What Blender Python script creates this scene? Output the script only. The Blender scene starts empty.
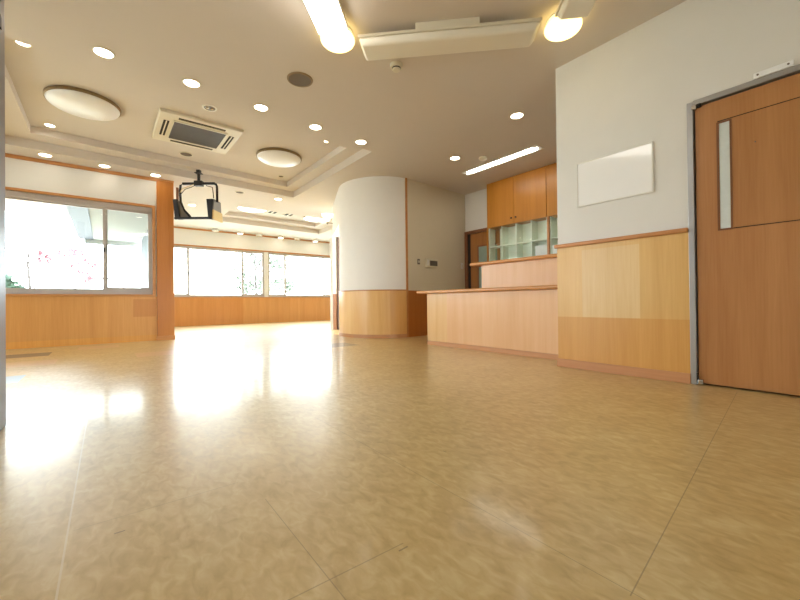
import bpy, bmesh, math, random
from mathutils import Vector, Matrix
random.seed(7)
S = bpy.context.scene
C = S.collection
PI = math.pi
H = 2.827            # main ceiling height
RX = 3.375           # plane of the right wall
LY = 7.728           # plane of the left window wall
FY = 12.17           # plane of the far window wall

# ------------------------------------------------------------------ mesh helpers
class MB:
    def __init__(s): s.bm = bmesh.new()
    def box(s, x0, x1, y0, y1, z0, z1):
        v = [s.bm.verts.new(p) for p in ((x0,y0,z0),(x1,y0,z0),(x1,y1,z0),(x0,y1,z0),(x0,y0,z1),(x1,y0,z1),(x1,y1,z1),(x0,y1,z1))]
        for f in ((0,3,2,1),(4,5,6,7),(0,1,5,4),(1,2,6,5),(2,3,7,6),(3,0,4,7)): s.bm.faces.new([v[i] for i in f])
        return s
    def hexa(s, lo, hi):
        """two quads (lists of 4 points), joined"""
        v = [s.bm.verts.new(p) for p in list(lo)+list(hi)]
        for f in ((0,3,2,1),(4,5,6,7),(0,1,5,4),(1,2,6,5),(2,3,7,6),(3,0,4,7)): s.bm.faces.new([v[i] for i in f])
        bmesh.ops.recalc_face_normals(s.bm, faces=s.bm.faces[:])
        return s
    def prism(s, pts, z0, z1):
        n = len(pts)
        a = [s.bm.verts.new((p[0],p[1],z0)) for p in pts]; b = [s.bm.verts.new((p[0],p[1],z1)) for p in pts]
        s.bm.faces.new(a[::-1]); s.bm.faces.new(b)
        for i in range(n): s.bm.faces.new((a[i],a[(i+1)%n],b[(i+1)%n],b[i]))
        bmesh.ops.recalc_face_normals(s.bm, faces=s.bm.faces[:])
        return s
    def lathe(s, prof, c=(0,0,0), n=40, cap0=True, cap1=True):
        """profile of (r,z), revolved about z"""
        rings = []
        for r, z in prof:
            rings.append([s.bm.verts.new((c[0]+r*math.cos(2*PI*i/n), c[1]+r*math.sin(2*PI*i/n), c[2]+z)) for i in range(n)])
        for a, b in zip(rings, rings[1:]):
            for i in range(n): s.bm.faces.new((a[i], a[(i+1)%n], b[(i+1)%n], b[i]))
        if cap0: s.bm.faces.new(rings[0][::-1])
        if cap1: s.bm.faces.new(rings[-1])
        bmesh.ops.recalc_face_normals(s.bm, faces=s.bm.faces[:])
        return s
    def tube(s, pts, r, n=8):
        pts = [Vector(p) for p in pts]; rings = []
        for i, p in enumerate(pts):
            t = (pts[min(i+1,len(pts)-1)]-pts[max(i-1,0)]).normalized()
            up = Vector((0,0,1)) if abs(t.z) < .9 else Vector((1,0,0))
            a = t.cross(up).normalized(); b = t.cross(a)
            rr = r[i] if isinstance(r, (list,tuple)) else r
            rings.append([s.bm.verts.new(p+rr*(math.cos(2*PI*k/n)*a+math.sin(2*PI*k/n)*b)) for k in range(n)])
        for a, b in zip(rings, rings[1:]):
            for i in range(n): s.bm.faces.new((a[i], a[(i+1)%n], b[(i+1)%n], b[i]))
        s.bm.faces.new(rings[0][::-1]); s.bm.faces.new(rings[-1])
        bmesh.ops.recalc_face_normals(s.bm, faces=s.bm.faces[:])
        return s
    def build(s, name, mat, parent=None, smooth=False, bevel=0, seg=2):
        me = bpy.data.meshes.new(name); s.bm.to_mesh(me); s.bm.free()
        o = bpy.data.objects.new(name, me); C.objects.link(o)
        me.materials.append(mat)
        if parent: o.parent = parent
        if bevel:
            m = o.modifiers.new('bevel', 'BEVEL'); m.width = bevel; m.segments = seg; m.limit_method = 'ANGLE'; m.angle_limit = math.radians(40)
        if smooth:
            for p in me.polygons: p.use_smooth = True
            if smooth != 'all':
                m = o.modifiers.new('split', 'EDGE_SPLIT'); m.split_angle = math.radians(35)
        return o
def B(*a): return MB().box(*a)
def tag(o, label=None, cat=None, group=None, kind=None):
    if label: o['label'] = label
    if cat: o['category'] = cat
    if group: o['group'] = group
    if kind: o['kind'] = kind
    return o
def thing(name, loc, label, cat, group=None, rz=0):
    o = bpy.data.objects.new(name, None); C.objects.link(o); o.empty_display_size = .1
    o.location = loc; o.rotation_euler = (0,0,rz)
    return tag(o, label, cat, group)
def struct(o, label=None): return tag(o, label, kind='structure')
def dup(root, loc, label, rz=None):
    r = root.copy(); C.objects.link(r); r.location = loc; r['label'] = label
    if rz is not None: r.rotation_euler = (0,0,rz)
    for ch in list(root.children):
        c = ch.copy(); C.objects.link(c); c.parent = r
        for g in list(ch.children):
            d = g.copy(); C.objects.link(d); d.parent = c
    return r

# ------------------------------------------------------------------ materials
def lin(c):
    f = lambda v: v/12.92 if v <= .04045 else ((v+.055)/1.055)**2.4
    return tuple(f(v/255) for v in c)+(1,)
def base(name):
    m = bpy.data.materials.new(name); m.use_nodes = True
    return m, m.node_tree.nodes, m.node_tree.links, m.node_tree.nodes['Principled BSDF']
def plain(name, col, rough=.6, metal=0, noise=0.03, nscale=6, spec=.5, bump=0, bscale=200):
    m, n, l, p = base(name)
    p.inputs['Roughness'].default_value = rough; p.inputs['Metallic'].default_value = metal
    p.inputs['Specular IOR Level'].default_value = spec
    c = lin(col)
    tx = n.new('ShaderNodeTexNoise'); tx.inputs['Scale'].default_value = nscale; tx.inputs['Detail'].default_value = 4
    gm = n.new('ShaderNodeNewGeometry'); l.new(gm.outputs['Position'], tx.inputs['Vector'])
    mx = n.new('ShaderNodeMix'); mx.data_type = 'RGBA'
    mx.inputs['A'].default_value = tuple(v*(1-noise) for v in c[:3])+(1,); mx.inputs['B'].default_value = tuple(min(1,v*(1+noise)) for v in c[:3])+(1,)
    l.new(tx.outputs['Fac'], mx.inputs['Factor']); l.new(mx.outputs['Result'], p.inputs['Base Color'])
    if bump:
        t2 = n.new('ShaderNodeTexNoise'); t2.inputs['Scale'].default_value = bscale; l.new(gm.outputs['Position'], t2.inputs['Vector'])
        bp = n.new('ShaderNodeBump'); bp.inputs['Strength'].default_value = bump; bp.inputs['Distance'].default_value = .002
        l.new(t2.outputs['Fac'], bp.inputs['Height']); l.new(bp.outputs['Normal'], p.inputs['Normal'])
    return m
def emis(name, col, strength):
    m, n, l, p = base(name)
    p.inputs['Base Color'].default_value = (.8,.8,.78,1)
    p.inputs['Emission Color'].default_value = col+(1,); p.inputs['Emission Strength'].default_value = strength
    return m
def wood(name, dark, light, rough=.32, axis='z', patch=None, streak=1.0):
    m, n, l, p = base(name)
    p.inputs['Roughness'].default_value = rough; p.inputs['Specular IOR Level'].default_value = .45
    gm = n.new('ShaderNodeNewGeometry')
    def tex(sc, detail, dist):
        mp = n.new('ShaderNodeMapping'); mp.inputs['Scale'].default_value = sc; l.new(gm.outputs['Position'], mp.inputs['Vector'])
        t = n.new('ShaderNodeTexNoise'); t.inputs['Scale'].default_value = 1; t.inputs['Detail'].default_value = detail; t.inputs['Distortion'].default_value = dist
        l.new(mp.outputs['Vector'], t.inputs['Vector']); return t
    sc = {'z': (1,1,.035), 'y': (1,.035,1), 'x': (.035,1,1)}[axis]
    t1 = tex(tuple(90*s for s in sc), 5, .4); t2 = tex(tuple(9*s for s in (sc if axis != 'z' else (1,1,.05))), 3, .6)
    ad = n.new('ShaderNodeMath'); ad.operation = 'MULTIPLY_ADD'; ad.inputs[1].default_value = .45*streak
    l.new(t1.outputs['Fac'], ad.inputs[0])
    m2 = n.new('ShaderNodeMath'); m2.operation = 'MULTIPLY'; m2.inputs[1].default_value = .7; l.new(t2.outputs['Fac'], m2.inputs[0]); l.new(m2.outputs[0], ad.inputs[2])
    rp = n.new('ShaderNodeValToRGB'); rp.color_ramp.elements[0].position = .33; rp.color_ramp.elements[1].position = .82
    rp.color_ramp.elements[0].color = lin(dark); rp.color_ramp.elements[1].color = lin(light)
    l.new(ad.outputs[0], rp.inputs['Fac'])
    out = rp.outputs['Color']
    if patch:
        sp = n.new('ShaderNodeSeparateXYZ'); l.new(gm.outputs['Position'], sp.inputs[0])
        for lim, col in patch:      # lim: list of (axis, '>'|'<', value); col: tint, multiplies
            prev = None
            for ax, op, val in lim:
                q = n.new('ShaderNodeMath'); q.operation = 'GREATER_THAN' if op == '>' else 'LESS_THAN'
                l.new(sp.outputs[ax], q.inputs[0]); q.inputs[1].default_value = val
                if prev is None: prev = q.outputs[0]
                else:
                    w = n.new('ShaderNodeMath'); w.operation = 'MULTIPLY'; l.new(prev, w.inputs[0]); l.new(q.outputs[0], w.inputs[1]); prev = w.outputs[0]
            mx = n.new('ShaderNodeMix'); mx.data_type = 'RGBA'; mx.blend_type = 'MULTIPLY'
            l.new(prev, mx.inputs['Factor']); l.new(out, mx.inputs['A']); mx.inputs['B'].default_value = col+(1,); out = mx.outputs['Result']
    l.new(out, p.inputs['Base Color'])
    return m

M = {}
M['wall'] = plain('off white wallpaper', (230,228,223), .75, noise=.02, bump=.15, bscale=260)
M['wall_round'] = plain('rounded wall wallpaper whitened for window light', (242,240,236), .75, noise=.02, bump=.15, bscale=260)  # whiter than the other walls, window light put into the colour
M['wall_rec'] = plain('tan toned wallpaper of the reception', (218,208,184), .75, noise=.02, bump=.15, bscale=260)  # toned darker and tanner than the other walls
M['ceil'] = plain('warm white ceiling paint', (212,202,191), .8, noise=.015)
M['wood'] = wood('honey birch plywood', (200,136,70), (218,160,92))
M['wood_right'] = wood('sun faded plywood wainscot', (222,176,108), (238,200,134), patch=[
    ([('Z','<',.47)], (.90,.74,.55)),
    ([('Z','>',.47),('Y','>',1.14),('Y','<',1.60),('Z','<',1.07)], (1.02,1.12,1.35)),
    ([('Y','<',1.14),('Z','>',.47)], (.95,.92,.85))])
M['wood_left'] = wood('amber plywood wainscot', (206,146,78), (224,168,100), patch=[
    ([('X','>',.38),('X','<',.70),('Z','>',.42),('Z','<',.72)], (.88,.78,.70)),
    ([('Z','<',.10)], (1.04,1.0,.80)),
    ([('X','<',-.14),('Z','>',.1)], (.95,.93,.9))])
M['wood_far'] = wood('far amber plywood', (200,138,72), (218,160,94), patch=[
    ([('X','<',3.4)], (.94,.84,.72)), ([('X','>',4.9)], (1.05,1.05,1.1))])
M['wood_curve'] = wood('curved birch panelling with painted shading', (230,180,114), (245,206,144), patch=[([('X','>',3.90)], (.92,.82,.68)),  # window light at the left and shade at the right painted in
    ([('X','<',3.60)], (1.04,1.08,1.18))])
M['wood_counter'] = wood('pale beech veneer', (226,176,126), (240,198,154), patch=[
    ([('Y','>',3.62)], (.98,1.04,.92))], streak=.6)
M['wood_top'] = wood('oiled oak edging', (194,130,68), (216,158,94), .28, axis='y')
M['wood_trim'] = wood('orange oak trim', (184,120,66), (206,146,88), .35, axis='y')
M['wood_trim_x'] = wood('orange oak long trim', (182,120,68), (206,148,90), .35, axis='x')
M['wood_col'] = wood('column oak veneer', (176,106,42), (198,130,62), .3)
M['wood_cab'] = wood('amber oak cabinet', (176,112,36), (198,134,54), .3)
M['wood_door'] = wood('teak veneer door', (174,118,70), (196,142,92), .3)
M['wood_door_in'] = wood('teak veneer panel', (170,116,68), (192,138,88), .3)
M['wood_dark'] = wood('brown door frame', (120,76,46), (146,96,62), .4)
M['doorway_shade'] = wood('dark brown doorway shade', (66,44,30), (92,62,42), .5)  # very dark tone carries the shade of the doorway gap
M['base'] = wood('reddish skirting', (196,138,94), (214,160,116), .35, axis='y')
M['alu'] = plain('anodised aluminium', (176,176,178), .38, .75, noise=.02)
M['alu_taupe'] = plain('taupe aluminium sash', (186,176,170), .42, .2, noise=.02)
M['alu_post'] = plain('grey steel jamb', (112,108,112), .4, .5, noise=.03)
M['white'] = plain('white enamel', (232,230,224), .4, noise=.01)
M['board'] = plain('glossy whiteboard face', (248,248,248), .09, noise=.01)
M['ivory'] = plain('ivory plastic', (222,214,192), .45, noise=.02)
M['cream'] = plain('cream diffuser acrylic', (234,228,212), .30, noise=.02)
M['opal'] = plain('opal acrylic dome', (244,244,246), .28, noise=.01)
M['brass'] = plain('dull bronze ring', (140,118,86), .4, .5, noise=.03)
M['black'] = plain('black powder coated steel', (38,36,40), .45, .3, noise=.1, nscale=30)
M['dark'] = plain('dark gap', (40,34,28), .8)
M['grille'] = plain('grey filter grille', (104,98,88), .6, noise=.05)
M['tan'] = plain('tan fibreboard', (196,164,104), .6)
M['greysteel'] = plain('grey steel plate', (120,112,104), .45, .4, noise=.1, nscale=20)
M['speaker'] = plain('grey speaker mesh', (112,100,88), .7, noise=.2, nscale=300)
M['chrome'] = plain('polished metal', (200,198,194), .2, .9)
M['paleshelf'] = plain('pale green white laminate', (242,248,236), .45, noise=.02)
M['paper'] = plain('white paper', (250,250,250), .6, noise=.01)
M['frost'] = plain('frosted glass', (214,222,220), .22, noise=.08, nscale=30)
M['frost_g'] = plain('greenish frosted glass', (150,170,156), .15, noise=.1, nscale=10)
M['cable'] = plain('black cable', (40,34,30), .5)
M['down'] = emis('downlight lamp', (1,.90,.74), 5)
M['down_off'] = plain('unlit lamp face', (214,200,170), .4)
M['tubeA'] = emis('lit long diffuser', (1,.95,.86), 3.2)
M['globe'] = emis('warm globe glass', (1,.76,.28), .85)
M['fluo'] = emis('recessed fluorescent tube', (1,.97,.86), 4)
M['dome_on'] = emis('lit dome glass', (1,.95,.84), 1.6)
M['sconce'] = emis('lit sconce shade', (1,.86,.55), .6)
M['halogen'] = emis('halogen spot', (1,.8,.55), 6)

# glass: clear with mirror reflection
def glass(name, tint=(.97,.99,.98)):
    m, n, l, p = base(name); n.remove(p)
    tr = n.new('ShaderNodeBsdfTransparent'); tr.inputs['Color'].default_value = tint+(1,)
    gl = n.new('ShaderNodeBsdfGlossy'); gl.inputs['Roughness'].default_value = .01
    fr = n.new('ShaderNodeFresnel')
    gm = n.new('ShaderNodeNewGeometry'); io = n.new('ShaderNodeMapRange')      # both faces of a thin pane mirror alike
    io.inputs['To Min'].default_value = 1.5; io.inputs['To Max'].default_value = 1/1.5
    l.new(gm.outputs['Backfacing'], io.inputs['Value']); l.new(io.outputs[0], fr.inputs['IOR'])
    mx = n.new('ShaderNodeMixShader'); l.new(fr.outputs[0], mx.inputs[0]); l.new(tr.outputs[0], mx.inputs[1]); l.new(gl.outputs[0], mx.inputs[2])
    l.new(mx.outputs[0], n['Material Output'].inputs['Surface'])
    return m
M['glass'] = glass('clear window glass')

# floor: large beige marbled vinyl tiles, a few coloured ones
def floor_mat():
    m, n, l, p = base('waxed beige vinyl tiles')
    gm = n.new('ShaderNodeNewGeometry'); sp = n.new('ShaderNodeSeparateXYZ'); l.new(gm.outputs['Position'], sp.inputs[0])
    def noise(scale, det, dist, stretch=(1,1,1)):
        mp = n.new('ShaderNodeMapping'); mp.inputs['Scale'].default_value = stretch; mp.inputs['Rotation'].default_value = (0,0,.35); l.new(gm.outputs['Position'], mp.inputs['Vector'])
        t = n.new('ShaderNodeTexNoise'); t.inputs['Scale'].default_value = scale; t.inputs['Detail'].default_value = det; t.inputs['Distortion'].default_value = dist
        l.new(mp.outputs[0], t.inputs['Vector']); return t.outputs['Fac']
    def mth(op, a, b=None, clamp=False):
        q = n.new('ShaderNodeMath'); q.operation = op; q.use_clamp = clamp
        for i, v in enumerate((a, b)):
            if v is None: continue
            if isinstance(v, (int, float)): q.inputs[i].default_value = v
            else: l.new(v, q.inputs[i])
        return q.outputs[0]
    a = noise(34, 6, .7, (1,.5,1)); b = noise(4, 3, .5)
    f = mth('ADD', mth('MULTIPLY', a, .75), mth('MULTIPLY', b, .35))
    rp = n.new('ShaderNodeValToRGB'); e = rp.color_ramp.elements
    e[0].position = .36; e[0].color = lin((184,155,98)); e[1].position = .78; e[1].color = lin((220,202,150))
    e2 = e.new(.56); e2.color = lin((204,177,119))
    l.new(f, rp.inputs['Fac']); col = rp.outputs['Color']
    def mix(fac, bcol, mode='MIX'):
        nonlocal col
        mx = n.new('ShaderNodeMix'); mx.data_type = 'RGBA'; mx.blend_type = mode
        if isinstance(fac, float): mx.inputs['Factor'].default_value = fac
        else: l.new(fac, mx.inputs['Factor'])
        l.new(col, mx.inputs['A']); mx.inputs['B'].default_value = bcol; col = mx.outputs['Result']
    def rect(x0, x1, y0, y1):
        q = mth('MULTIPLY', mth('GREATER_THAN', sp.outputs['X'], x0), mth('LESS_THAN', sp.outputs['X'], x1))
        w = mth('MULTIPLY', mth('GREATER_THAN', sp.outputs['Y'], y0), mth('LESS_THAN', sp.outputs['Y'], y1))
        return mth('MULTIPLY', q, w)
    # seams between the large sheets and tiles
    def line(a, b, x0, x1, w, amt, along='x'):
        """thin line  y = a + b*x  for x0<x<x1 (or x = a + b*y when along is 'y')"""
        p_, q_ = (sp.outputs['X'], sp.outputs['Y']) if along == 'x' else (sp.outputs['Y'], sp.outputs['X'])
        dd = mth('ABSOLUTE', mth('SUBTRACT', q_, mth('ADD', mth('MULTIPLY', p_, b), a)))
        k = mth('MULTIPLY', mth('LESS_THAN', dd, w), mth('MULTIPLY', mth('GREATER_THAN', p_, x0), mth('LESS_THAN', p_, x1)))
        return mth('MULTIPLY', k, amt)
    dk, lt = lin((120,96,62)), lin((226,214,190))
    mix(line(-.087, .004, .3, 2.66, .0022, .6, 'y'), lt)
    mix(line(.385, .010, .4, 1.20, .0012, .5, 'y'), dk)
    mix(line(.868, .014, .2, 1.85, .0012, .5, 'y'), dk)
    mix(line(.235, .0958, .86, 3.3, .0014, .6), dk)
    mix(line(.770, -.03, .25, .60, .0018, .45), dk)
    mix(line(1.37, 0, -.07, .36, .0018, .3), dk)
    mix(line(1.83, 0, 1.0, 5.0, .003, .15, 'y'), dk)
    mix(line(2.78, .02, .9, 3.1, .003, .25, 'y'), dk)
    grey = lin((78,72,74)); blue = lin((150,182,204)); pink = lin((228,186,164))
    mix(mth('MULTIPLY', rect(-1.03,-.55,6.37,6.83), .9), grey)
    mix(mth('MULTIPLY', rect(-1.03,-.555,4.31,4.74), .9), blue)
    mix(mth('MULTIPLY', rect(2.45,2.93,4.64,5.10), .55), grey)
    for r in ((.30,.78,5.4,5.88), (-.9,-.42,5.4,5.88), (-.3,.17,6.9,7.35), (3.6,4.08,8.9,9.37)):
        mix(mth('MULTIPLY', rect(*r), .45), pink)
    # scuffs
    for x, y, rx, ry in ((.586,.735,.014,.0022), (.03,1.28,.012,.0028), (1.1,1.1,.002,.008)):
        mix(mth('MULTIPLY', rect(x-rx,x+rx,y-ry,y+ry), .6), lin((84,66,44)))
    l.new(col, p.inputs['Base Color'])
    p.inputs['Roughness'].default_value = .36
    p.inputs['Specular IOR Level'].default_value = 1.0
    p.inputs['Coat Weight'].default_value = .35
    rr = noise(2.2, 3, .4)
    mr = n.new('ShaderNodeMapRange'); mr.inputs['To Min'].default_value = .09; mr.inputs['To Max'].default_value = .16; l.new(rr, mr.inputs['Value'])
    l.new(mr.outputs[0], p.inputs['Coat Roughness'])
    bp = n.new('ShaderNodeBump'); bp.inputs['Strength'].default_value = .06; bp.inputs['Distance'].default_value = .01
    l.new(noise(7, 3, .3), bp.inputs['Height']); l.new(bp.outputs[0], p.inputs['Normal']); l.new(bp.outputs[0], p.inputs['Coat Normal'])
    return m
M['floor'] = floor_mat()

# ------------------------------------------------------------------ setting
struct(B(-5,7.3,-3.2,FY+.15,-.12,0).build('floor', M['floor']))

# ceiling: one mesh with two stepped trays
def ceiling():
    bm = bmesh.new()
    outer = [(-5,-3.2),(7.3,-3.2),(7.3,FY+.15),(-5,FY+.15)]
    trays = [dict(a=[(-1.12,4.24),(3.07,4.49),(3.10,7.44),(-1.12,7.26)], za=H, b=[(-.77,4.62),(2.86,4.86),(2.87,7.21),(-.77,6.98)], zb=2.95, zc=3.05),
             dict(a=[(2.15,8.86),(5.35,8.86),(5.35,10.86),(2.15,10.68)], za=H, b=[(2.45,9.15),(5.02,9.15),(5.02,10.45),(2.45,10.42)], zb=2.95, zc=3.05)]
    edges = []
    def loop(pts, z):
        v = [bm.verts.new((x,y,z)) for x,y in pts]
        es = [bm.edges.new((v[i], v[(i+1)%4])) for i in range(4)]
        return v, es
    v0, e0 = loop(outer, H); edges += e0
    ts = []
    for t in trays:
        va, ea = loop(t['a'], H); edges += ea; ts.append((t, va))
    bmesh.ops.triangle_fill(bm, edges=edges, use_beauty=True)
    for t, va in ts:
        rings = [va]
        for pts, z in ((t['a'], t['zb']), (t['b'], t['zb']), (t['b'], t['zc'])):
            r = [bm.verts.new((x,y,z)) for x,y in pts]; p = rings[-1]
            for i in range(4): bm.faces.new((p[i], p[(i+1)%4], r[(i+1)%4], r[i]))
            rings.append(r)
        bm.faces.new(rings[-1])
    me = bpy.data.meshes.new('ceiling'); bm.to_mesh(me); bm.free(); me.materials.append(M['ceil'])
    o = bpy.data.objects.new('ceiling', me); C.objects.link(o); return struct(o)
ceiling()

# right wall with the door opening
DT = 2.02
w = MB().box(RX, RX+.13, .80, 1.83, 0, H).box(RX, RX+.13, -.55, .80, DT+.03, H).box(RX, RX+.13, -3.2, -.55, 0, H)
struct(w.build('wall_right', M['wall']))
wr = B(RX-.012, RX, .818, 1.832, 0, 1.115).build('trim_1', M['wood_right']); struct(wr, 'faded plywood wainscot on the right wall')
struct(B(RX-.035, RX, .818, 1.852, 1.113, 1.147).build('trim_2', M['wood_trim'], bevel=.008), 'rounded wooden rail capping the right wainscot')
struct(B(RX-.024, RX-.012, .818, 1.842, 0, .075).build('baseboard_right', M['base'], bevel=.003))
# other enclosing walls
struct(MB().box(-5,1.1,-3.33,-3.2,0,H).box(2.1,7.3,-3.33,-3.2,0,H).box(1.1,2.1,-3.33,-3.2,1.4,H).box(1.1,2.1,-3.33,-3.2,0,.6).build('wall_back', M['wall']))  # unseen opening added behind the camera to light the near area
struct(MB().box(-5.13,-5,-3.2,3.5,0,H).box(-5.13,-5,6.0,LY+.15,0,H).box(-5.13,-5,3.5,6.0,0,.8).box(-5.13,-5,3.5,6.0,2.0,H).build('wall_far_left', M['wall']))  # unseen opening added to light the rounded wall and counter
struct(B(-.54, -.41, -3.2, 2.60, 0, H).build('wall_near_left', M['wall']))
struct(B(5.85, 5.98, 1.2, 5.30, 0, H).build('wall_reception', M['wall']))
struct(B(RX+.13, 5.98, 1.07, 1.2, 0, H).build('wall_reception_side', M['wall']))
struct(B(RX+.13, RX+.20, -.70, .95, 0, 2.2).build('wall_light_stop', M['wall']))  # unseen slab added to stop light leaking around the door
# steel jamb at the left edge of the view
j = MB().box(-.55, -.403, 2.60, 2.80, 0, H).build('trim_3', M['alu_post'], bevel=.006); struct(j, 'grey steel door jamb at the left edge')
hb = MB().box(-.40, -.392, 2.62, 2.66, 1.99, 2.05).build('hinge', M['black'], j, bevel=.002)

# door on the right
d = B(RX+.012, RX+.052, -.50, .775, .012, DT).build('door_1', M['wood_door'], bevel=.003); struct(d, 'tall teak veneer door with a narrow glass slit')
# recessed joints around the inset panel, slit glass
B(RX+.0095, RX+.0125, -.50, .648, 1.104, 1.109).build('panel_groove', M['dark'], d)
B(RX+.0095, RX+.0125, -.50, .648, 1.866, 1.871).build('panel_groove', M['dark'], d)
B(RX+.0105, RX+.0125, -.50, .575, 1.110, 1.865).build('inset_panel', M['wood_door_in'], d)
fr = MB().box(RX+.006,RX+.013,.640,.654,1.10,1.862).box(RX+.006,RX+.013,.574,.584,1.10,1.862).box(RX+.006,RX+.013,.584,.640,1.10,1.112).box(RX+.006,RX+.013,.584,.640,1.85,1.862)
fr.build('glass_bead', M['wood_dark'], d)
B(RX+.0095, RX+.0125, .584, .640, 1.112, 1.85).build('frosted_slit', M['frost'], d)
MB().lathe([(.004,0),(.004,.006)], n=12).build('screw', M['chrome'], d).matrix_local = Matrix.Translation((RX+.011,.455,1.66)) @ Matrix.Rotation(-PI/2,4,'Y')
jm = MB().box(RX-.012, RX+.06, .782, .818, 0, DT+.04).box(RX-.012, RX+.06, -.56, .782, DT+.008, DT+.045).box(RX-.012,RX+.06,-.56,-.52,0,DT+.008)
jm = jm.build('trim_4', M['alu'], bevel=.003); struct(jm, 'grey aluminium frame around the teak door')
MB().box(RX-.014, RX+.012, .762, .790, DT-.022, DT+.012).build('top_pivot', M['chrome'], jm, bevel=.003)
MB().box(RX-.016, RX+.012, .735, .762, DT-.012, DT+.012).build('pivot_arm', M['dark'], jm, bevel=.003)
MB().box(RX-.018, RX+.012, .745, .775, .008, .040).build('bottom_pivot', M['chrome'], jm, bevel=.003)
MB().box(RX-.012, RX+.012, .775, .783, .008, .085).build('pivot_plate', M['dark'], jm)
# white plate above the door
t = thing('wall_plate', (RX, .365, 2.085), 'small white screw plate on the wall above the teak door', 'bracket')
B(-.020, 0, -.092, .092, -.018, .018).build('plate', M['paper'], t, bevel=.003)
for y in (-.07, .07):
    o = MB().lathe([(.006,0),(.006,.004)], n=12).build('screw', M['greysteel'], t); o.matrix_local = Matrix.Translation((-.020,y,0)) @ Matrix.Rotation(-PI/2,4,'Y')

# whiteboard
t = thing('whiteboard', (RX, 1.335, 1.465), 'blank glossy whiteboard with white frame on the right wall', 'whiteboard')
B(-.012, 0, -.292, .292, 0, .390).build('panel', M['board'], t)
fr = MB().box(-.019,0,-.300,-.290,-.004,.394).box(-.019,0,.290,.300,-.004,.394).box(-.019,0,-.290,.290,-.004,.006).box(-.019,0,-.290,.290,.384,.394)
fr.build('frame', M['white'], t, bevel=.003)

# left window wall (window at the left), column
WX0, WX1, Z0, Z1 = -2.2, .655, .80, 2.306
w = MB().box(-5, -4.55, LY, LY+.15, 0, H).box(-2.55, WX0, LY, LY+.15, 0, H).box(WX1, .718, LY, LY+.15, 0, H)
w.box(WX0, WX1, LY, LY+.15, 0, Z0).box(WX0, WX1, LY, LY+.15, Z1, H).box(-4.55,-2.55,LY,LY+.15,0,Z0).box(-4.55,-2.55,LY,LY+.15,Z1,H)
struct(w.build('wall_left', M['wall']))
struct(B(-5, .717, LY-.012, LY, 0, .765).build('trim_5', M['wood_left']), 'plywood wainscot under the left window')
struct(B(-5, .717, LY-.03, LY, 2.775, H).build('trim_6', M['wood_trim_x'], bevel=.004), 'wooden strip along the ceiling over the left window')
cs = MB().box(WX0-.04, WX1+.045, LY-.022, LY+.02, Z1, Z1+.04).box(WX1, WX1+.045, LY-.022, LY+.02, Z0-.035, Z1).box(WX0-.04, WX1+.045, LY-.03, LY+.02, Z0-.035, Z0)
struct(cs.build('trim_7', M['wood_trim_x'], bevel=.004), 'wooden casing around the left window')
def window(name, axisx0, axisx1, y, z0, z1, mulls, sash_y, label, top=.09, bot=.07, side=.02, extra_post=None):
    f = MB().box(axisx0, axisx1, y+.02, y+.12, z1-top, z1).box(axisx0, axisx1, y+.005, y+.12, z0, z0+bot)
    f.box(axisx0, axisx0+side, y+.02, y+.12, z0+bot, z1-top).box(axisx1-side, axisx1, y+.02, y+.12, z0+bot, z1-top)
    r = f.build(name, M['alu_taupe'], bevel=.003); struct(r, label)
    xs = [axisx0+side] + mulls + [axisx1-side]
    for i in range(len(xs)-1):
        a, b = xs[i], xs[i+1]; a2 = a-(.032 if i else 0); b2 = b+(.032 if i < len(xs)-2 else 0)
        slide = i % 2 == 0
        yy = y+(.04 if slide else .075); sw = .024
        q = MB().box(a2, a2+sw*1.5, yy, yy+.03, z0+bot, z1-top).box(b2-sw*1.5, b2, yy, yy+.03, z0+bot, z1-top)
        bh = .045 if slide else .02
        q.box(a2+sw*1.5, b2-sw*1.5, yy, yy+.03, z0+bot, z0+bot+bh).box(a2+sw*1.5, b2-sw*1.5, yy, yy+.03, z1-top-.02, z1-top)
        s = q.build('sash', M['alu_taupe'], r, bevel=.002)
        B(a2+sw*1.5, b2-sw*1.5, yy+.012, yy+.017, z0+bot+bh, z1-top-.02).build('pane', M['glass'], s)
        if slide and i: B(a2+.006, a2+.03, yy-.018, yy, (z0+z1)/2-.06, (z0+z1)/2+.01).build('latch', M['black'], s, bevel=.004)
        if slide and not i: B(b2-.03, b2-.006, yy-.018, yy, (z0+z1)/2-.06, (z0+z1)/2+.01).build('latch', M['black'], s, bevel=.004)
    return r
window('window_1', WX0, WX1, LY, Z0, Z1, [-1.49, .015], 0, 'wide aluminium window in the left wall')
window('window_added', -4.55, -2.55, LY, Z0, Z1, [-3.5], 0, 'unseen aluminium window added for daylight further along the left wall')  # out of view, put in to bring more daylight
wc = B(.718, .976, LY-.03, LY+.20, 0, 2.80).build('wall_column', M['wood_col'], bevel=.004); struct(wc, 'orange wooden column at the end of the left wall')
B(.708, .986, LY-.04, LY+.21, 0, .075).build('plinth', M['wood_trim_x'], wc, bevel=.003)
B(.713, .981, LY-.035, LY+.205, 2.80, H).build('capital', M['wood_trim_x'], wc)

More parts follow.
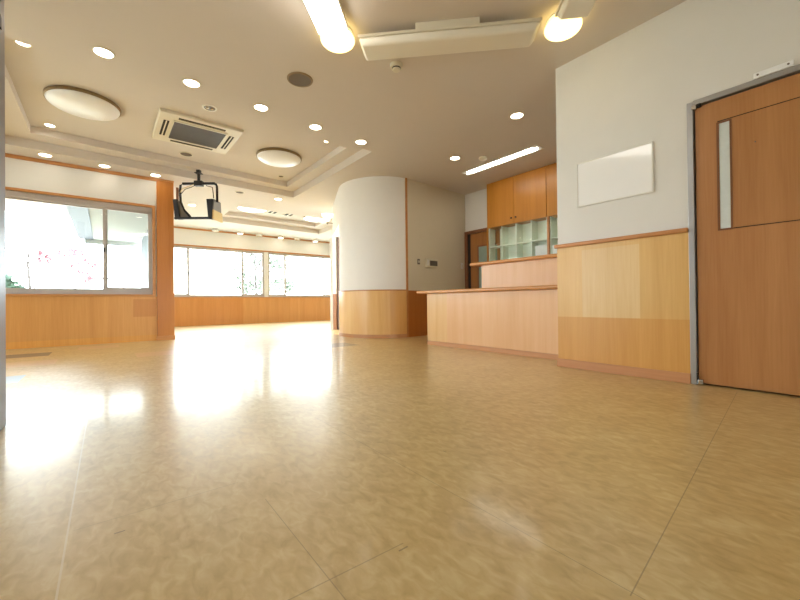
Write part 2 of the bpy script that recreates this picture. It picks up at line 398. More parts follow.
# far room: side walls, far wall with two windows
struct(B(.80, .95, LY+.15, FY+.15, 0, H).build('wall_wing', M['wall']))
struct(B(.785, .80, LY+.15, FY+.15, -.3, 2.36).build('trim_20', plain('grey render', (92,98,102), .8)), 'pale rendered outer face of the wing wall')
FW = [(1.25,4.06),(4.19,6.9)]
w = MB().box(.95, FW[0][0], FY, FY+.15, 0, H).box(FW[0][1], FW[1][0], FY, FY+.15, Z0, Z1).box(FW[1][1], 7.3, FY, FY+.15, 0, H)
w.box(FW[0][0], FW[1][1], FY, FY+.15, 0, .83).box(FW[0][0], FW[1][1], FY, FY+.15, 2.30, H)
struct(w.build('wall_far', M['wall']))
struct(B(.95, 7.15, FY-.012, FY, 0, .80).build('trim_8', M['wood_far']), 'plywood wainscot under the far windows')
struct(B(.95, 7.15, FY-.03, FY, 2.785, H).build('trim_9', M['wood_trim_x'], bevel=.004), 'wooden strip along the ceiling over the far windows')
cs = MB().box(.95, 7.0, FY-.022, FY+.02, 2.30, 2.34).box(.95, 7.0, FY-.03, FY+.02, .80, .835)
struct(B(4.06,4.19,FY+.005,FY+.12,.835,2.30).build('trim_21', plain('brown aluminium post', (150,124,106), .45, .2), bevel=.01), 'thick aluminium post between the far windows')
struct(cs.build('trim_10', M['wood_trim_x'], bevel=.004), 'wooden casing and post of the far windows')
window('window_2', FW[0][0], FW[0][1], FY, .835, 2.30, [1.90, 3.405], 0, 'wide aluminium window left of the far window post', top=.05, bot=.05)
window('window_3', FW[1][0], FW[1][1], FY, .835, 2.30, [4.77, 6.19], 0, 'wide aluminium window right of the far window post', top=.05, bot=.05)
w = MB().box(7.15,7.3,LY,FY,0,.8).box(7.15,7.3,LY,FY,2.3,H).box(7.15,7.3,LY,FY,.8,2.3)
struct(w.build('wall_far_right', M['wall']))

# rounded wall: bottom part panelled, white above, with a doorway on its hidden side
CX, CY, R = 4.32, 5.955, .862
a0, a1 = math.radians(-98.5), math.radians(-205)
arc = [(CX+R*math.cos(a0+(a1-a0)*i/36), CY+R*math.sin(a0+(a1-a0)*i/36)) for i in range(37)]
def band(pts, th, z0, z1, name, mat, **k):
    inner = []
    for i, p in enumerate(pts):
        q0 = Vector(pts[max(i-1,0)]); q1 = Vector(pts[min(i+1,len(pts)-1)]); t = (q1-q0).normalized()
        nrm = Vector((t.y, -t.x))        # points inward (to the block)
        inner.append((p[0]+nrm.x*th, p[1]+nrm.y*th))
    m = MB(); n = len(pts)
    vs = [[m.bm.verts.new((p[0],p[1],z)) for p in pp] for pp in (pts, inner) for z in (z0, z1)]
    A0, A1, I0, I1 = vs
    for i in range(n-1):
        m.bm.faces.new((A0[i],A0[i+1],A1[i+1],A1[i])); m.bm.faces.new((I0[i+1],I0[i],I1[i],I1[i+1]))
        m.bm.faces.new((A1[i],A1[i+1],I1[i+1],I1[i])); m.bm.faces.new((A0[i+1],A0[i],I0[i],I0[i+1]))
    m.bm.faces.new((A0[0],A1[0],I1[0],I0[0])); m.bm.faces.new((A0[-1],I0[-1],I1[-1],A1[-1]))
    bmesh.ops.recalc_face_normals(m.bm, faces=m.bm.faces[:])
    return m.build(name, mat, smooth=True, **k)
def offs(pts, d):
    o = []
    for i, p in enumerate(pts):
        v = Vector((p[0]-CX, p[1]-CY)).normalized(); o.append((p[0]+v.x*d, p[1]+v.y*d))
    return o
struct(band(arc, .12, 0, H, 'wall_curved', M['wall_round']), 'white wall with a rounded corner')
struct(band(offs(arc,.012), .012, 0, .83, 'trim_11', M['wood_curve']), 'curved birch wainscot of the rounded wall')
struct(band(offs(arc,.020), .008, .825, .845, 'trim_12', M['wood_trim']), 'thin rail capping the curved wainscot')
struct(band(offs(arc,.020), .008, 0, .06, 'baseboard_curved', M['base']))
# wall running back behind the rounded end: lintel, far jamb, dark pieces for the shade in the doorway
e = arc[-1]; tdir = Vector((4.14-e[0], 7.70-e[1])).normalized(); nr = Vector((tdir.y, -tdir.x))
def seg(s0, s1, th, z0, z1, name, mat):
    p0 = Vector(e)+tdir*s0; p1 = Vector(e)+tdir*s1
    return MB().prism([p0, p1, p1+nr*th, p0+nr*th], z0, z1).build(name, mat)
Ltot = math.hypot(4.14-e[0], 7.70-e[1])
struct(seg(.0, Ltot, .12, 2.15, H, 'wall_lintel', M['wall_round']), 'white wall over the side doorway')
struct(B(4.145, 4.24, 7.70, 7.85, 0, 2.15).build('wall_corridor', M['wall']))
struct(B(4.137, 4.235, 7.688, 7.70, 0, .83).build('trim_13', M['wood_dark']), 'dark wooden wainscot on the side doorway jamb')
struct(B(4.24, 4.29, 7.66, 7.86, 0, 2.15).build('trim_14', M['doorway_shade']), 'dark brown strip for the shaded gap of the side doorway')
struct(B(4.29, 5.1, 7.72, 7.76, 0, 2.15).build('door_dark_infill', M['wood_dark']), 'brown panel for the dark corridor in the side doorway, mostly hidden')  # panel stands in for the dark corridor inside the doorway
struct(B(5.1, 7.15, 7.70, 7.85, 0, H).build('wall_inner', M['wall']))
# straight wall between the rounded corner and the reception back wall
p0, p1 = (arc[0][0], arc[0][1]), (5.86, 5.17)
struct(MB().prism([p0, p1, (5.86, 5.30), (p0[0], p0[1]+.13)], 0, H).build('wall_reception_left', M['wall_rec']))
def along(s0, s1, d, z0, z1, name, mat, bev=0):
    t = (Vector(p1)-Vector(p0)).normalized(); nn = Vector((t.y,-t.x)); a = Vector(p0)+t*s0; b = Vector(p0)+t*s1
    return MB().prism([a+nn*d, b+nn*d, b, a], z0, z1).build(name, mat, bevel=bev)
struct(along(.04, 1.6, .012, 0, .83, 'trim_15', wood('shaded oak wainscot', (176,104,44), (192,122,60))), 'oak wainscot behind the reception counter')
struct(along(0, .035, .022, 0, H, 'trim_16', M['wood_trim']), 'vertical wooden pole strip where the rounded wall ends')

# ------------------------------------------------------------------ reception counter
t = thing('reception_counter', (3.70, 3.0, 0), 'pale beech reception counter with a raised rear ledge', 'counter')
# local coords: x away from the room, y along
CYL, CYR = 1.02, -1.19
B(0, .05, CYR, CYL, .06, .74).build('front_panel', M['wood_counter'], t)
B(.05, .62, CYL-.04, CYL, 0, .74).build('end_panel', M['wood_counter'], t)
tag(B(.012, .05, CYR, CYL-.005, 0, .06).build('kickboard', M['base'], t))
B(-.004, .012, CYR, CYL+.003, 0, .055).build('skirting', M['base'], t, bevel=.003)
B(-.08, .66, CYR, CYL+.15, .742, .784).build('countertop', M['wood_top'], t, bevel=.014)
B(.30, .34, CYR, .255, .784, 1.105).build('riser_panel', M['wood_counter'], t)
B(.24, .60, CYR, .42, 1.105, 1.148).build('upper_ledge', M['wood_top'], t, bevel=.018, seg=3)

# upper cabinets and cubby shelves on the reception back wall
def cabinet(y1, y0, seam, label, knobs=True):
    t = thing('wall_cabinet', (5.63, y1, 1.985), label, 'cabinet', 'amber cupboards over the reception')
    w = y1-y0
    B(.022, .218, -w, 0, 0, H-1.985-.004).build('carcass', M['wood_cab'], t)
    ys = [0, seam-y1, -w] if seam else [0, -w]
    for i in range(len(ys)-1):
        dd = B(0, .020, ys[i+1]+.003, ys[i]-.003, .004, H-1.985-.012).build('door', M['wood_cab'], t, bevel=.002)
        ky = ys[i+1]+.045 if i == 0 else ys[i]-.045
        k = MB().lathe([(.008,0),(.008,.012),(.016,.018),(.016,.026)], n=16).build('knob', M['dark'], dd)
        k.matrix_local = Matrix.Translation((0,ky,.10)) @ Matrix.Rotation(-PI/2,4,'Y')
    return t
cabinet(4.44, 3.242, 3.852, 'amber wall cabinet with two doors and dark knobs above the shelves')
cabinet(3.236, 2.1, 2.66, 'amber wall cabinet partly hidden behind the right wall corner')
def cubby(y1, y0, cols, label):
    w = y1-y0; z0, zm, z1 = .98, 1.62, 1.98
    t = thing('cubby_shelf', (5.63, y1, z0), label, 'shelf', 'glazed cubby units under the cabinets')
    b = MB().box(.205,.22,-w,0,0,z1-z0); b.build('back_panel', M['paleshelf'], t)
    for k in range(cols+1):
        y = -w*k/cols; y = min(max(y, -w+.012), -.012)
        B(.02,.205,y-.009,y+.009,0,z1-z0).build('divider', M['paleshelf'], t)
    for z in (.0, .32, zm-z0):
        B(.02,.205,-w+.021,-.021,z,z+.018).build('shelf_board', M['paleshelf'], t)
    for k in range(2):
        a, c = -w*k/2, -w*(k+1)/2
        B(.004+.007*k,.009+.007*k,c+.004,a-.004,.0,z1-z0).build('sliding_glass', M['glass'], t)
    return t
cubby(4.42, 3.235, 4, 'pale glazed cubby shelf unit under the two door cabinet')
cubby(3.195, 2.1, 4, 'pale glazed cubby shelf unit right of the wooden divider')
struct(B(5.625, 5.85, 3.198, 3.232, .9, 1.983).build('trim_17', M['wood_trim']), 'wooden divider post between the cubby shelf units')
struct(B(5.625, 5.85, 4.424, 4.445, .9, 1.983).build('trim_18', M['wood_cab']), 'wooden end panel of the cubby shelf unit')
t = thing('base_cabinet', (5.60, 3.2, 0), 'low wooden cupboard under the cubby shelves, behind the counter', 'cabinet')
B(.02, .245, -1.1, 1.24, 0, .95).build('carcass', M['wood_cab'], t); B(0, .248, -1.1, 1.24, .95, .978).build('worktop', M['wood_top'], t)
for y, h, lab in ((3.365, .22, 'upright white slab in the lower cubby left of the divider'), (3.06, .20, 'upright white slab in the cubby right of the divider')):
    tag(B(5.66, 5.70, y-.11, y+.10, 1.320, 1.320+h).build('white_slab', M['paper']), lab, 'paper', 'white slabs in the cubbies')  # plain white slabs standing inside the cubbies

# brown door on the reception back wall
df = MB().box(5.80, 5.85, 5.09, 5.155, 0, 2.05).box(5.80, 5.85, 4.30, 5.09, 1.99, 2.05)
df = df.build('trim_19', M['wood_dark'], bevel=.004); struct(df, 'brown frame of the reception back door')
dl = MB().box(5.825, 5.85, 4.30, 5.01, .01, 1.985).build('door_2', wood('brown glazed door', (150,96,48), (172,116,64))); struct(dl, 'brown glazed door behind the counter')
B(5.82, 5.826, 4.36, 4.80, .5, 1.70).build('glazing', M['frost_g'], dl)
b = MB().box(5.812,5.826,4.80,4.83,.47,1.73).box(5.812,5.826,4.33,4.80,1.70,1.73); b.build('glazing_bead', M['wood_dark'], dl)
B(5.836,5.849,5.012,5.088,.01,1.99).build('shadow_gap', M['dark'], df)
# switches and intercom on the side wall
def onwall(X, z):   # local frame on the slanted side wall: x along wall, y out of the wall
    tt = (Vector(p1)-Vector(p0)).normalized(); s = (X-p0[0])/tt.x
    pp = Vector(p0)+tt*s; return (pp.x, pp.y, z), math.atan2(tt.y, tt.x)
loc, rz = onwall(4.83, 1.27)
t = thing('intercom_panel', loc, 'ivory intercom panel with grey window on the wall behind the counter', 'intercom', rz=rz)
B(-.155, .155, -.03, 0, 0, .17).build('housing', M['ivory'], t, bevel=.006)
B(-.06, .14, -.034, -.029, .03, .125).build('window', M['grille'], t)
B(-.135, -.08, -.034, -.029, .03, .14).build('speaker_slot', M['white'], t)
loc, rz = onwall(4.505, 1.31)
t = thing('wall_switch', loc, 'small grey wall switch left of the intercom panel', 'switch', rz=rz)
B(-.03, .03, -.008, 0, 0, .10).build('plate', M['greysteel'], t, bevel=.003); B(-.012,.012,-.014,-.007,.03,.07).build('rocker', M['ivory'], t)
loc, rz = onwall(5.73, 1.29)
t = thing('wall_switch', loc, 'white wall switch beside the brown back door', 'switch', rz=rz)
B(-.035, .035, -.008, 0, 0, .12).build('plate', M['white'], t, bevel=.003); B(-.015,.015,-.014,-.007,.035,.085).build('rocker', M['ivory'], t)

# ------------------------------------------------------------------ ceiling fittings
def downlight_root(label, loc, r=.070, mat='down', group='recessed downlights'):
    t = thing('downlight', loc, label, 'ceiling light', group)
    MB().lathe([(r+.014,0),(r+.012,-.006),(r,-.007),(r-.004,0)], n=32, cap0=False, cap1=False).build('trim_ring', M['ivory'], t, smooth=True)
    MB().lathe([(.001,-.003),(r-.003,-.003),(r-.003,-.001),(.001,-.001)], n=32).build('lamp', M[mat], t)
    return t
row = [(.003,4.128),(.689,4.172),(1.388,4.225),(2.08,4.285),(2.768,4.311)]
nm = ['leftmost, above the big round lamp', 'second, above the air conditioner', 'third, left of centre', 'fourth from the left', 'fifth (rightmost, near the white rounded wall)']
d0 = downlight_root('recessed downlight in the near ceiling row, '+nm[0], (*row[0], H))
for p, q in zip(row[1:], nm[1:]): dup(d0, (*p, H), 'recessed downlight in the near ceiling row, '+q)
for p, q in (((-.67,7.46), 'leftmost of three over the left window'), ((.01,7.50), 'middle one of three over the left window'), ((.69,7.52), 'beside the wooden column, over the left window'),
             ((2.88,7.73), 'just beyond the far corner of the ceiling tray'), ((3.851,2.576), 'in front of the right wall corner'), ((4.225,3.925), 'left of the long recessed lamp'),
             ((1.53,9.32), 'seen through the black bracket frame')):
    dup(d0, (*p, H), 'recessed downlight, '+q)
d1 = downlight_root('small recessed downlight in the left corner of the ceiling tray', (-.565,6.82,3.05), .052)
dup(d1, (-.578,4.82,3.05), 'small recessed downlight near the grey jamb, top left')
# small halogen
t = thing('halogen_spot', (2.62,5.03,3.05), 'tiny halogen spot in the tray below the rightmost near downlight', 'ceiling light')
MB().lathe([(.05,0),(.048,-.006),(.034,-.006),(.03,0)], n=24, cap0=False, cap1=False).build('trim_ring', M['white'], t, smooth=True)
MB().lathe([(.001,-.004),(.032,-.004),(.032,-.001),(.001,-.001)], n=24).build('lamp', M['halogen'], t)
# surface mounted lamps along the far wall
def can(loc, label, on):
    t = thing('surface_downlight', loc, label, 'ceiling light', 'small can lamps above the far windows')
    MB().lathe([(.095,0),(.095,-.068),(.085,-.073),(.07,-.066)], n=24, cap0=True, cap1=False).build('can', M['white'], t, smooth=True)
    MB().lathe([(.001,-.069),(.069,-.069),(.069,-.060),(.001,-.060)], n=24).build('lamp', M['down'] if on else M['down_off'], t)
for i, (x, y, on, lab) in enumerate(((2.55,11.85,0,'unlit can lamp leftmost above the far windows'), (3.25,11.9,1,'lit can lamp leftmost of three above the far windows'), (3.83,11.95,0,'unlit can lamp above the far window post'),
        (4.53,11.95,1,'lit can lamp in the middle above the far windows'), (5.10,11.95,0,'unlit can lamp rightmost above the far windows'), (5.75,11.95,1,'lit can lamp rightmost above the far windows'))):
    can((x,y,H), lab, on)
# big round opal lamps
def round_lamp(loc, label, mat='opal', r=.35, depth=.085, group='round opal ceiling lamps'):
    t = thing('round_ceiling_lamp', loc, label, 'ceiling light', group)
    MB().lathe([(r,0),(r+.008,-.012),(r+.006,-.035),(r-.01,-.04)], n=56, cap0=True, cap1=False).build('rim', M['brass'], t, smooth=True)
    prof = [(r-.005,-.034)]+[((r-.005)*math.cos(u), -.036-depth*math.sin(u)) for u in [i*PI/2/10 for i in range(1,10)]]+[(.002,-.036-depth)]
    MB().lathe(prof, n=56, cap0=True).build('opal_dome', M[mat], t, smooth='all')
round_lamp((-.18,5.80,3.05), 'large unlit round opal lamp at the left of the ceiling tray')
round_lamp((2.27,6.02,3.05), 'unlit round opal lamp right of the air conditioner')
round_lamp((2.93,9.62,3.05), 'lit round lamp in the far tray, left of the vents', 'dome_on', depth=.045)
round_lamp((4.72,9.72,3.05), 'lit round lamp in the far tray, beside the rounded wall', 'dome_on', depth=.045)
# air conditioner cassette
t = thing('air_conditioner', (1.04, 5.90, 3.05), 'ivory square ceiling cassette air conditioner with grey grille', 'air conditioner')
s = .50; z = -.035
pn = MB()
pn.hexa([(-s,-s,0),(s,-s,0),(s,s,0),(-s,s,0)], [(-s+.012,-s+.012,z),(s-.012,-s+.012,z),(s-.012,s-.012,z),(-s+.012,s-.012,z)]).build('panel', M['ivory'], t, bevel=.004)
g = B(-.315,.315,-.30,.30,z-.004,z+.002).build('grille', M['grille'], t)
bars = MB()
for k in range(24):
    y = -.29+k*.0252; bars.box(-.31,.31,y,y+.008,z-.010,z-.003)
bars.build('grille_bars', M['greysteel'], g)
fr = MB().box(-.33,.33,-.32,-.30,z-.012,z).box(-.33,.33,.30,.32,z-.012,z).box(-.33,-.315,-.30,.30,z-.012,z).box(.315,.33,-.30,.30,z-.012,z)
fr.build('grille_frame', M['ivory'], t, bevel=.002)
for (x0,x1,y0,y1,ax) in ((-.28,.28,-.425,-.375,'x'),(-.28,.28,.375,.425,'x'),(-.43,-.365,-.26,.26,'y'),(.365,.43,-.26,.26,'y')):
    sl = B(x0,x1,y0,y1,z-.003,z+.002).build('air_slot', M['dark'], t)
    if ax == 'x': B(x0,x1,(y0+y1)/2-.003,(y0+y1)/2+.003,z-.007,z-.003).build('louvre', M['brass'], sl)
    else: B((x0+x1)/2-.007,(x0+x1)/2+.007,y0,y1,z-.008,z-.003).build('louvre', M['ivory'], sl)
# two far slots
for (x, y, lab) in ((3.50,9.74,'small dark louvred vent in the far tray, left of its pair'), (3.95,9.78,'small dark louvred vent in the far tray, right of its pair')):
    t = thing('ceiling_vent', (x,y,3.05), lab, 'vent', 'far ceiling vents')
    B(-.12,.12,-.18,.18,-.012,0).build('frame', M['ivory'], t)
    for k in (-.06,.06): B(k-.035,k+.035,-.15,.15,-.016,-.011).build('slot', M['dark'], t)
# ceiling speaker near
t = thing('ceiling_speaker', (1.519,3.462,H), 'round grey mesh speaker flush in the near ceiling', 'speaker')
MB().lathe([(.125,0),(.122,-.008),(.108,-.010),(.106,-.004)], n=40, cap0=False, cap1=False).build('ring', M['brass'], t, smooth=True)
MB().lathe([(.001,-.006),(.107,-.006),(.107,-.001),(.001,-.001)], n=40).build('mesh_cover', M['speaker'], t)
for (x,y,zz,r,lab) in ((1.045,6.83,3.05,.085,'small grey disc speaker beyond the air conditioner'), (2.65,6.95,3.05,.045,'tiny grey disc detector in the far corner of the tray'), (2.102,7.70,H,.075,'small grey disc speaker in the ceiling right of the black bracket')):
    t = thing('ceiling_disc', (x,y,zz), lab, 'speaker')
    MB().lathe([(r+.01,0),(r+.008,-.008),(r,-.009),(r-.003,-.003)], n=28, cap0=False, cap1=False).build('ring', M['ivory'], t, smooth=True)
    MB().lathe([(.001,-.005),(r-.002,-.005),(r-.002,-.001),(.001,-.001)], n=28).build('cover', M['speaker'], t)
# emergency lamp with two bulbs
t = thing('emergency_lamp', (1.028,5.04,3.05), 'round recessed twin spot lamp behind the air conditioner', 'ceiling light')
MB().lathe([(.085,0),(.083,-.008),(.066,-.010),(.062,-.003)], n=32, cap0=False, cap1=False).build('ring', M['white'], t, smooth=True)
MB().lathe([(.001,-.005),(.063,-.005),(.063,-.001),(.001,-.001)], n=32).build('recess', M['greysteel'], t)
for x in (-.028,.028): MB().lathe([(.02,-.003),(.02,-.012),(.012,-.018),(.002,-.02)], c=(x,0,0), n=16).build('bulb', M['chrome'], t, smooth=True)
# smoke detectors
t = thing('smoke_detector', (2.13,2.70,H), 'small ivory smoke detector beneath the long unlit lamp', 'smoke detector')
MB().lathe([(.056,0),(.058,-.022),(.054,-.034)], n=32).build('base', M['ivory'], t, smooth=True)
MB().lathe([(.040,-.034),(.040,-.050),(.033,-.058),(.002,-.060)], n=32).build('sensor', M['ivory'], t, smooth=True)
MB().lathe([(.041,-.036),(.0415,-.039),(.0415,-.045),(.041,-.047)], n=32, cap0=False, cap1=False).build('vent_gap', M['dark'], t)
t = thing('smoke_detector', (4.56,3.66,H), 'small ivory domed detector beside the long recessed lamp', 'smoke detector')
MB().lathe([(.06,0),(.062,-.02),(.05,-.035),(.002,-.05)], n=32).build('base', M['ivory'], t, smooth=True)
# recessed fluorescent over the counter
t = thing('recessed_lamp', (4.89,3.60,H), 'long white recessed fluorescent lamp over the counter', 'ceiling light')
fr = MB().box(-.09,.09,-.71,-.70,-.008,0).box(-.09,.09,.70,.71,-.008,0).box(-.09,-.08,-.70,.70,-.008,0).box(.08,.09,-.70,.70,-.008,0)
fr.build('frame', M['white'], t); B(-.08,.08,-.70,.70,-.002,-.0005).build('reflector', M['white'], t)
MB().tube([(0,-.66,-.012),(0,.66,-.012)], .012, 12).build('tube', M['fluo'], t, smooth=True)
B(-.062,.062,-.62,.62,-.006,-.002).build('diffuser', M['fluo'], t)
# square of long lamps with globes at the corners
ring = Vector((2.14, 2.05))
def long_lamp(cx, cy, ang, L, mat, label):
    t = thing('long_ceiling_lamp', (cx,cy,H), label, 'ceiling light', 'long box lamps set in a square', ang)
    W = .120
    B(-.25,.25,-W+.006,W-.006,-.052,0).build('mounting_box', M['ivory'], t)
    B(-L/2,L/2,-W,W,-.074,-.052).build('base_flange', M['ivory'], t, bevel=.004)
    hi = [(-L/2+.004,-W+.004,-.074),(L/2-.004,-W+.004,-.074),(L/2-.004,W-.004,-.074),(-L/2+.004,W-.004,-.074)]
    lo = [(-L/2+.03,-W+.025,-.135),(L/2-.05,-W+.025,-.135),(L/2-.05,W-.02,-.135),(-L/2+.03,W-.02,-.135)]
    MB().hexa(lo, hi).build('diffuser', M[mat], t, bevel=.018, seg=4, smooth='all')
long_lamp(2.19, 2.106, -PI/4, 1.43, 'cream', 'unlit cream long box lamp across the near ceiling')
long_lamp(.915, 2.085, PI/4, 1.43, 'tubeA', 'lit white long box lamp at the top left of centre')
long_lamp(2.245, .855, PI/4, 1.43, 'cream', 'unlit cream long box lamp cut off by the top edge')
def globe(x, y, label):
    t = thing('globe_lamp', (x,y,H), label, 'ceiling light', 'warm round globe lamps')
    MB().lathe([(.12,0),(.12,-.012)], n=36).build('base_ring', M['white'], t)
    r = .138
    prof = [(r*math.cos(u), -.062-.056*math.sin(u)) for u in [-PI/2*.62+i*(PI/2*1.6)/14 for i in range(15)]]
    MB().lathe(prof, n=40).build('glass_globe', M['globe'], t, smooth='all')
globe(1.50, 2.67, 'glowing round globe lamp at the end of the lit long lamp')
globe(2.83, 1.47, 'glowing round globe lamp right of the unlit cream lamp')

# wall sconce by the side doorway
sp_ = Vector(e)+tdir*(Ltot-.17)
t = thing('wall_sconce', (sp_.x, sp_.y, 2.45), 'small glowing cone wall lamp on the white wall edge', 'wall lamp', rz=math.atan2(tdir.y,tdir.x))
MB().lathe([(.02,0),(.05,.05),(.12,.14),(.135,.18)], c=(0,.125,0), n=28).build('shade', M['sconce'], t, smooth=True)
MB().lathe([(.004,-.05),(.02,-.03),(.022,0)], c=(0,.125,0), n=16).build('finial', M['brass'], t, smooth=True)
MB().tube([(0,-.002,-.02),(0,.06,-.02),(0,.13,-.012)], .008, 8).build('arm', M['brass'], t)

# ------------------------------------------------------------------ empty television bracket
BA = math.radians(-38)
t = thing('television_bracket', (1.29, 7.20, 2.948), 'empty black television bracket hanging from the ceiling by the wooden column', 'bracket', rz=BA)
m = MB(); m.box(-.03,.03,-.03,.03,-.05,.0).box(-.05,.05,-.05,.05,-.062,-.05)
m.build('ceiling_plate', M['black'], t)
MB().tube([(0,0,-.01),(0,0,-.24)], .024, 14).build('drop_pole', M['black'], t, smooth=True)
B(-.28,.28,-.02,.02,-.255,-.215).build('crossbar', M['black'], t, bevel=.004)
B(-.07,.07,-.04,.04,-.28,-.19).build('pivot_block', M['black'], t, bevel=.006)
MB().tube([(-.27,0,-.235),(-.315,0,-.26),(-.325,0,-.36),(-.315,.0,-.55),(-.26,0,-.69),(-.15,0,-.81)], .020, 8).build('left_arm', M['black'], t, smooth=True)
MB().tube([(.265,0,-.24),(.295,0,-.25),(.312,0,-.28),(.315,0,-.32),(.315,0,-.56)], .020, 8).build('right_arm', M['black'], t, smooth=True)
def plate(lo, hi, y0, y1, name, mat, par):
    """leaning cheek: x extents (lo) at the bottom and (hi) at the top"""
    a = [(lo[0],y0,-.85),(lo[1],y0,-.85),(lo[1],y1,-.85),(lo[0],y1,-.85)]
    b = [(hi[0],y0,-.515),(hi[1],y0,-.515),(hi[1],y1-.08,-.515),(hi[0],y1-.08,-.515)]
    return MB().hexa(a, b).build(name, mat, par, bevel=.004)
lp = plate((-.385,-.30), (-.42,-.345), -.06, .06, 'left_cheek', M['black'], t)
rp = plate((.185,.245), (.155,.27), -.06, .04, 'right_cheek', M['black'], t)
plate((.246,.262), (.271,.284), -.05, .28, 'right_side_plate', M['greysteel'], rp)
MB().hexa([(.250,-.056,-.855),(.270,-.056,-.855),(.272,.292,-.855),(.252,.292,-.855)], [(.262,-.056,-.70),(.280,-.056,-.70),(.284,.252,-.70),(.264,.252,-.70)]).build('tan_board', M['tan'], rp)
MB().hexa([(-.30,-.04,-.835),(-.29,-.05,-.835),(-.16,.0,-.835),(-.17,.01,-.835)], [(-.345,-.04,-.54),(-.335,-.05,-.54),(-.315,.0,-.54),(-.325,.01,-.54)]).build('left_gusset', M['greysteel'], lp)
B(-.39,.25,-.07,-.03,-.865,-.825).build('bottom_bar', M['black'], t, bevel=.004)
MB().tube([(-.43,.10,-.27),(-.43,.10,-.50)], .022, 8).build('rear_post', M['wood_dark'], t, smooth=True)
MB().tube([(-.02,-.03,-.26),(-.10,-.03,-.30),(-.22,-.03,-.34),(-.29,-.03,-.42),(-.31,-.03,-.52)], .006, 6).build('cable', M['cable'], t, smooth=True)
MB().tube([(-.04,-.035,-.25),(-.16,-.035,-.29),(-.27,-.035,-.33),(-.305,-.035,-.40)], .005, 6).build('cable', M['tan'], t, smooth=True)
MB().tube([(.14,-.03,-.28),(.25,-.03,-.31),(.262,-.03,-.42),(.27,-.03,-.50)], .007, 6).build('cable', M['cable'], t, smooth=True)

# ------------------------------------------------------------------ outside
gr = plain('pale paving', (206,206,198), .9, noise=.08, nscale=1.2)
tag(B(-40,40,FY+.15,60,-.35,-.30).build('ground', gr), kind='structure')
tag(B(-40,-5.13,-30,LY+.15,-.35,-.30).build('ground', gr), kind='structure')
tag(B(-5.13,40,-30,-3.33,-.35,-.30).build('ground', gr), kind='structure')
tag(B(-40,.80,LY+.15,FY+.15,-.35,-.30).build('ground', gr), kind='structure')
M['bluemetal'] = plain('blue grey roof metal', (26,42,58), .5, .1, noise=.1)
M['ext'] = plain('pale render', (150,154,154), .8)
ev = thing('eave', (0,8,2.36), 'blue grey roof edge of the wing seen through the left window', 'roof')
B(-.53,-.22,0,4.8,0,.12).build('fascia', M['bluemetal'], ev, bevel=.02)
B(-.22,.785,0,4.8,.02,.08).build('soffit', M['ext'], ev)
B(-.40,.785,4.8,4.86,-.10,.10).build('end_board', M['ext'], ev)
M['bark'] = plain('grey bark', (100,92,90), .9, noise=.2, nscale=20)
def leafmat(name, col): return plain(name, col, .7, noise=.25, nscale=3)
M['leaf_g'] = leafmat('green leaves', (128,136,122)); M['leaf_r'] = leafmat('red maple leaves', (150,104,112)); M['leaf_h'] = leafmat('hedge leaves', (70,98,80))
def tree(name, loc, label, h, blobs, nleaf, mat, size, trunk_r=.06, branches=7):
    t = thing(name, loc, label, 'tree')
    rnd = random.Random(name+str(loc))
    m = MB(); m.tube([(0,0,0),(.04,.02,h*.35),(-.03,.03,h*.7),(.0,0,h)], [trunk_r,trunk_r*.8,trunk_r*.5,trunk_r*.2], 7)
    for k in range(branches):
        a = rnd.random()*2*PI; z = h*(.35+.5*rnd.random()); L = h*(.2+.2*rnd.random())
        m.tube([(0,0,z),(math.cos(a)*L*.5,math.sin(a)*L*.5,z+L*.35),(math.cos(a)*L,math.sin(a)*L,z+L*.75)], [trunk_r*.4,trunk_r*.28,trunk_r*.1], 5)
    m.build('trunk', M['bark'], t, smooth=True)
    bm = bmesh.new()
    for i in range(nleaf):
        c = blobs[rnd.randrange(len(blobs))]
        u = Vector((rnd.gauss(0,1),rnd.gauss(0,1),rnd.gauss(0,1))); u = u.normalized()*(rnd.random()**.4)*c[3]
        p = Vector(c[:3])+u
        ax = Vector((rnd.gauss(0,1),rnd.gauss(0,1),rnd.gauss(0,1))).normalized(); bx = ax.orthogonal().normalized()
        s = size*(.6+.8*rnd.random())
        bm.faces.new([bm.verts.new(p+ax*s), bm.verts.new(p+bx*s*.5), bm.verts.new(p-ax*s), bm.verts.new(p-bx*s*.5)])
    me = bpy.data.meshes.new('foliage'); bm.to_mesh(me); bm.free(); me.materials.append(M[mat])
    o = bpy.data.objects.new('foliage', me); C.objects.link(o); o.parent = t
    return t
tree('leafy_tree', (4.85,15.6,-.3), 'thin leafy green tree outside the far windows beside the post', 3.6, [(-.5,0,2.2,.5),(-.2,.1,2.9,.55),(.5,.2,2.6,.5),(1.0,0,2.7,.45),(.2,0,1.6,.45),(.9,.1,1.9,.5),(1.5,.1,1.7,.35),(-.4,0,1.6,.3)], 950, 'leaf_g', .12, .07, 11)
tree('maple_tree', (-1.6,14.2,-.3), 'thin maple with a few red leaves outside the left window', 2.9, [(.74,0,2.46,.22),(1.06,0,2.42,.2),(1.32,0,2.2,.22),(1.32,0,1.75,.2),(.3,0,2.3,.2),(1.0,0,2.0,.2)], 170, 'leaf_r', .085, .05, 9)
hd = tree('green_shrub', (-1.95,12.75,-.3), 'green shrub low outside the left window corner', .8, [(0,0,1.25,.42),(.25,.1,1.12,.3),(-.5,.1,1.35,.45)], 1500, 'leaf_h', .08, .02, 4)
fn = thing('garden_fence', (-3.5,15.2,-.3), 'thin pale rail fence far outside the left window', 'fence')
for k in range(6): B(-2+k*1.2-.02,-2+k*1.2+.02,0,.04,0,1.85).build('post', M['alu'], fn)
for z in (.9,1.78): B(-2,4,.04,.07,z-.035,z+.035).build('rail', M['alu'], fn)

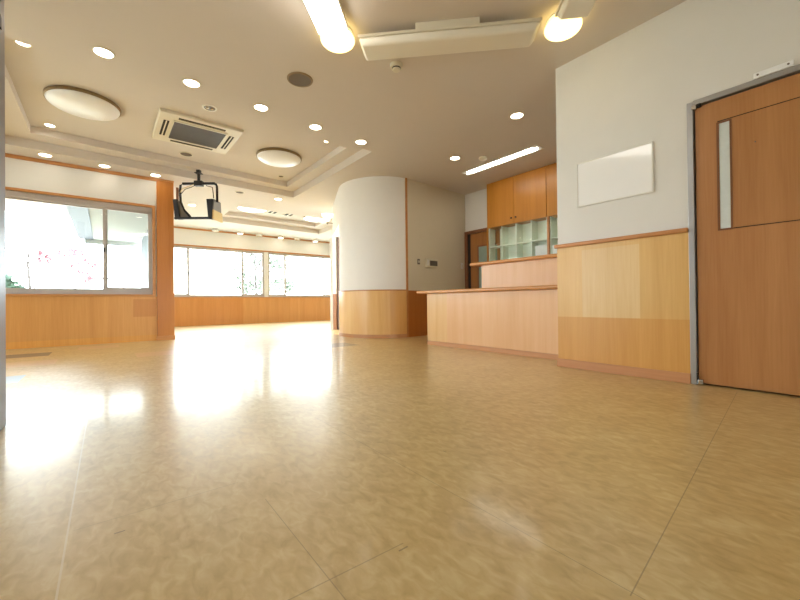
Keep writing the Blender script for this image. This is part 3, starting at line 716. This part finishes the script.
# ------------------------------------------------------------------ light
wd = bpy.data.worlds.new('overcast'); S.world = wd; wd.use_nodes = True
bg = wd.node_tree.nodes['Background']; bg.inputs['Color'].default_value = (.84,.94,1.0,1); bg.inputs['Strength'].default_value = 5.0
def portal(name, loc, rot, sx, sy):
    li = bpy.data.lights.new(name, 'AREA'); li.shape = 'RECTANGLE'; li.size = sx; li.size_y = sy; li.cycles.is_portal = True
    o = bpy.data.objects.new(name, li); C.objects.link(o); o.location = loc; o.rotation_euler = rot
portal('daylight_portal', (-.77, LY+.2, 1.55), (-PI/2,0,0), 2.86, 1.55)
portal('daylight_portal', (-3.55, LY+.2, 1.55), (-PI/2,0,0), 2.0, 1.55)  # for the unseen window added on the left wall
portal('daylight_portal', (4.07, FY+.2, 1.57), (-PI/2,0,0), 5.7, 1.5)
portal('daylight_portal', (-5.2, 4.75, 1.4), (0,-PI/2,0), 1.2, 2.5)  # for the opening added in the far left wall
portal('daylight_portal', (1.6, -3.4, 1.0), (PI/2,0,0), 1.0, .8)  # for the opening added in the back wall

# ------------------------------------------------------------------ camera
F, yaw, pit, rol = 372.12, -.671197, .0061662, -.0103751
cy, sy, cp, sp2, cr, sr = math.cos(yaw), math.sin(yaw), math.cos(pit), math.sin(pit), math.cos(rol), math.sin(rol)
f = Vector((-sy*cp, cy*cp, sp2)); x = Vector((cy, sy, 0)); u = x.cross(f)
x2 = x*cr+u*sr; u2 = -x*sr+u*cr
cam = bpy.data.cameras.new('camera'); cam.sensor_fit = 'HORIZONTAL'; cam.sensor_width = 36; cam.lens = F/800*36; cam.clip_start = .02
co = bpy.data.objects.new('camera', cam); C.objects.link(co)
co.matrix_world = Matrix(((x2.x,u2.x,-f.x,0),(x2.y,u2.y,-f.y,0),(x2.z,u2.z,-f.z,.62),(0,0,0,1)))
S.camera = co
S.view_settings.view_transform = 'Standard'; S.view_settings.look = 'None'; S.view_settings.gamma = 1; S.view_settings.use_curve_mapping = False
S.view_settings.exposure = 1.82
S.cycles.use_denoising = True
S.cycles.max_bounces = 10; S.cycles.diffuse_bounces = 6; S.cycles.transparent_max_bounces = 12
S.cycles.sample_clamp_indirect = 6
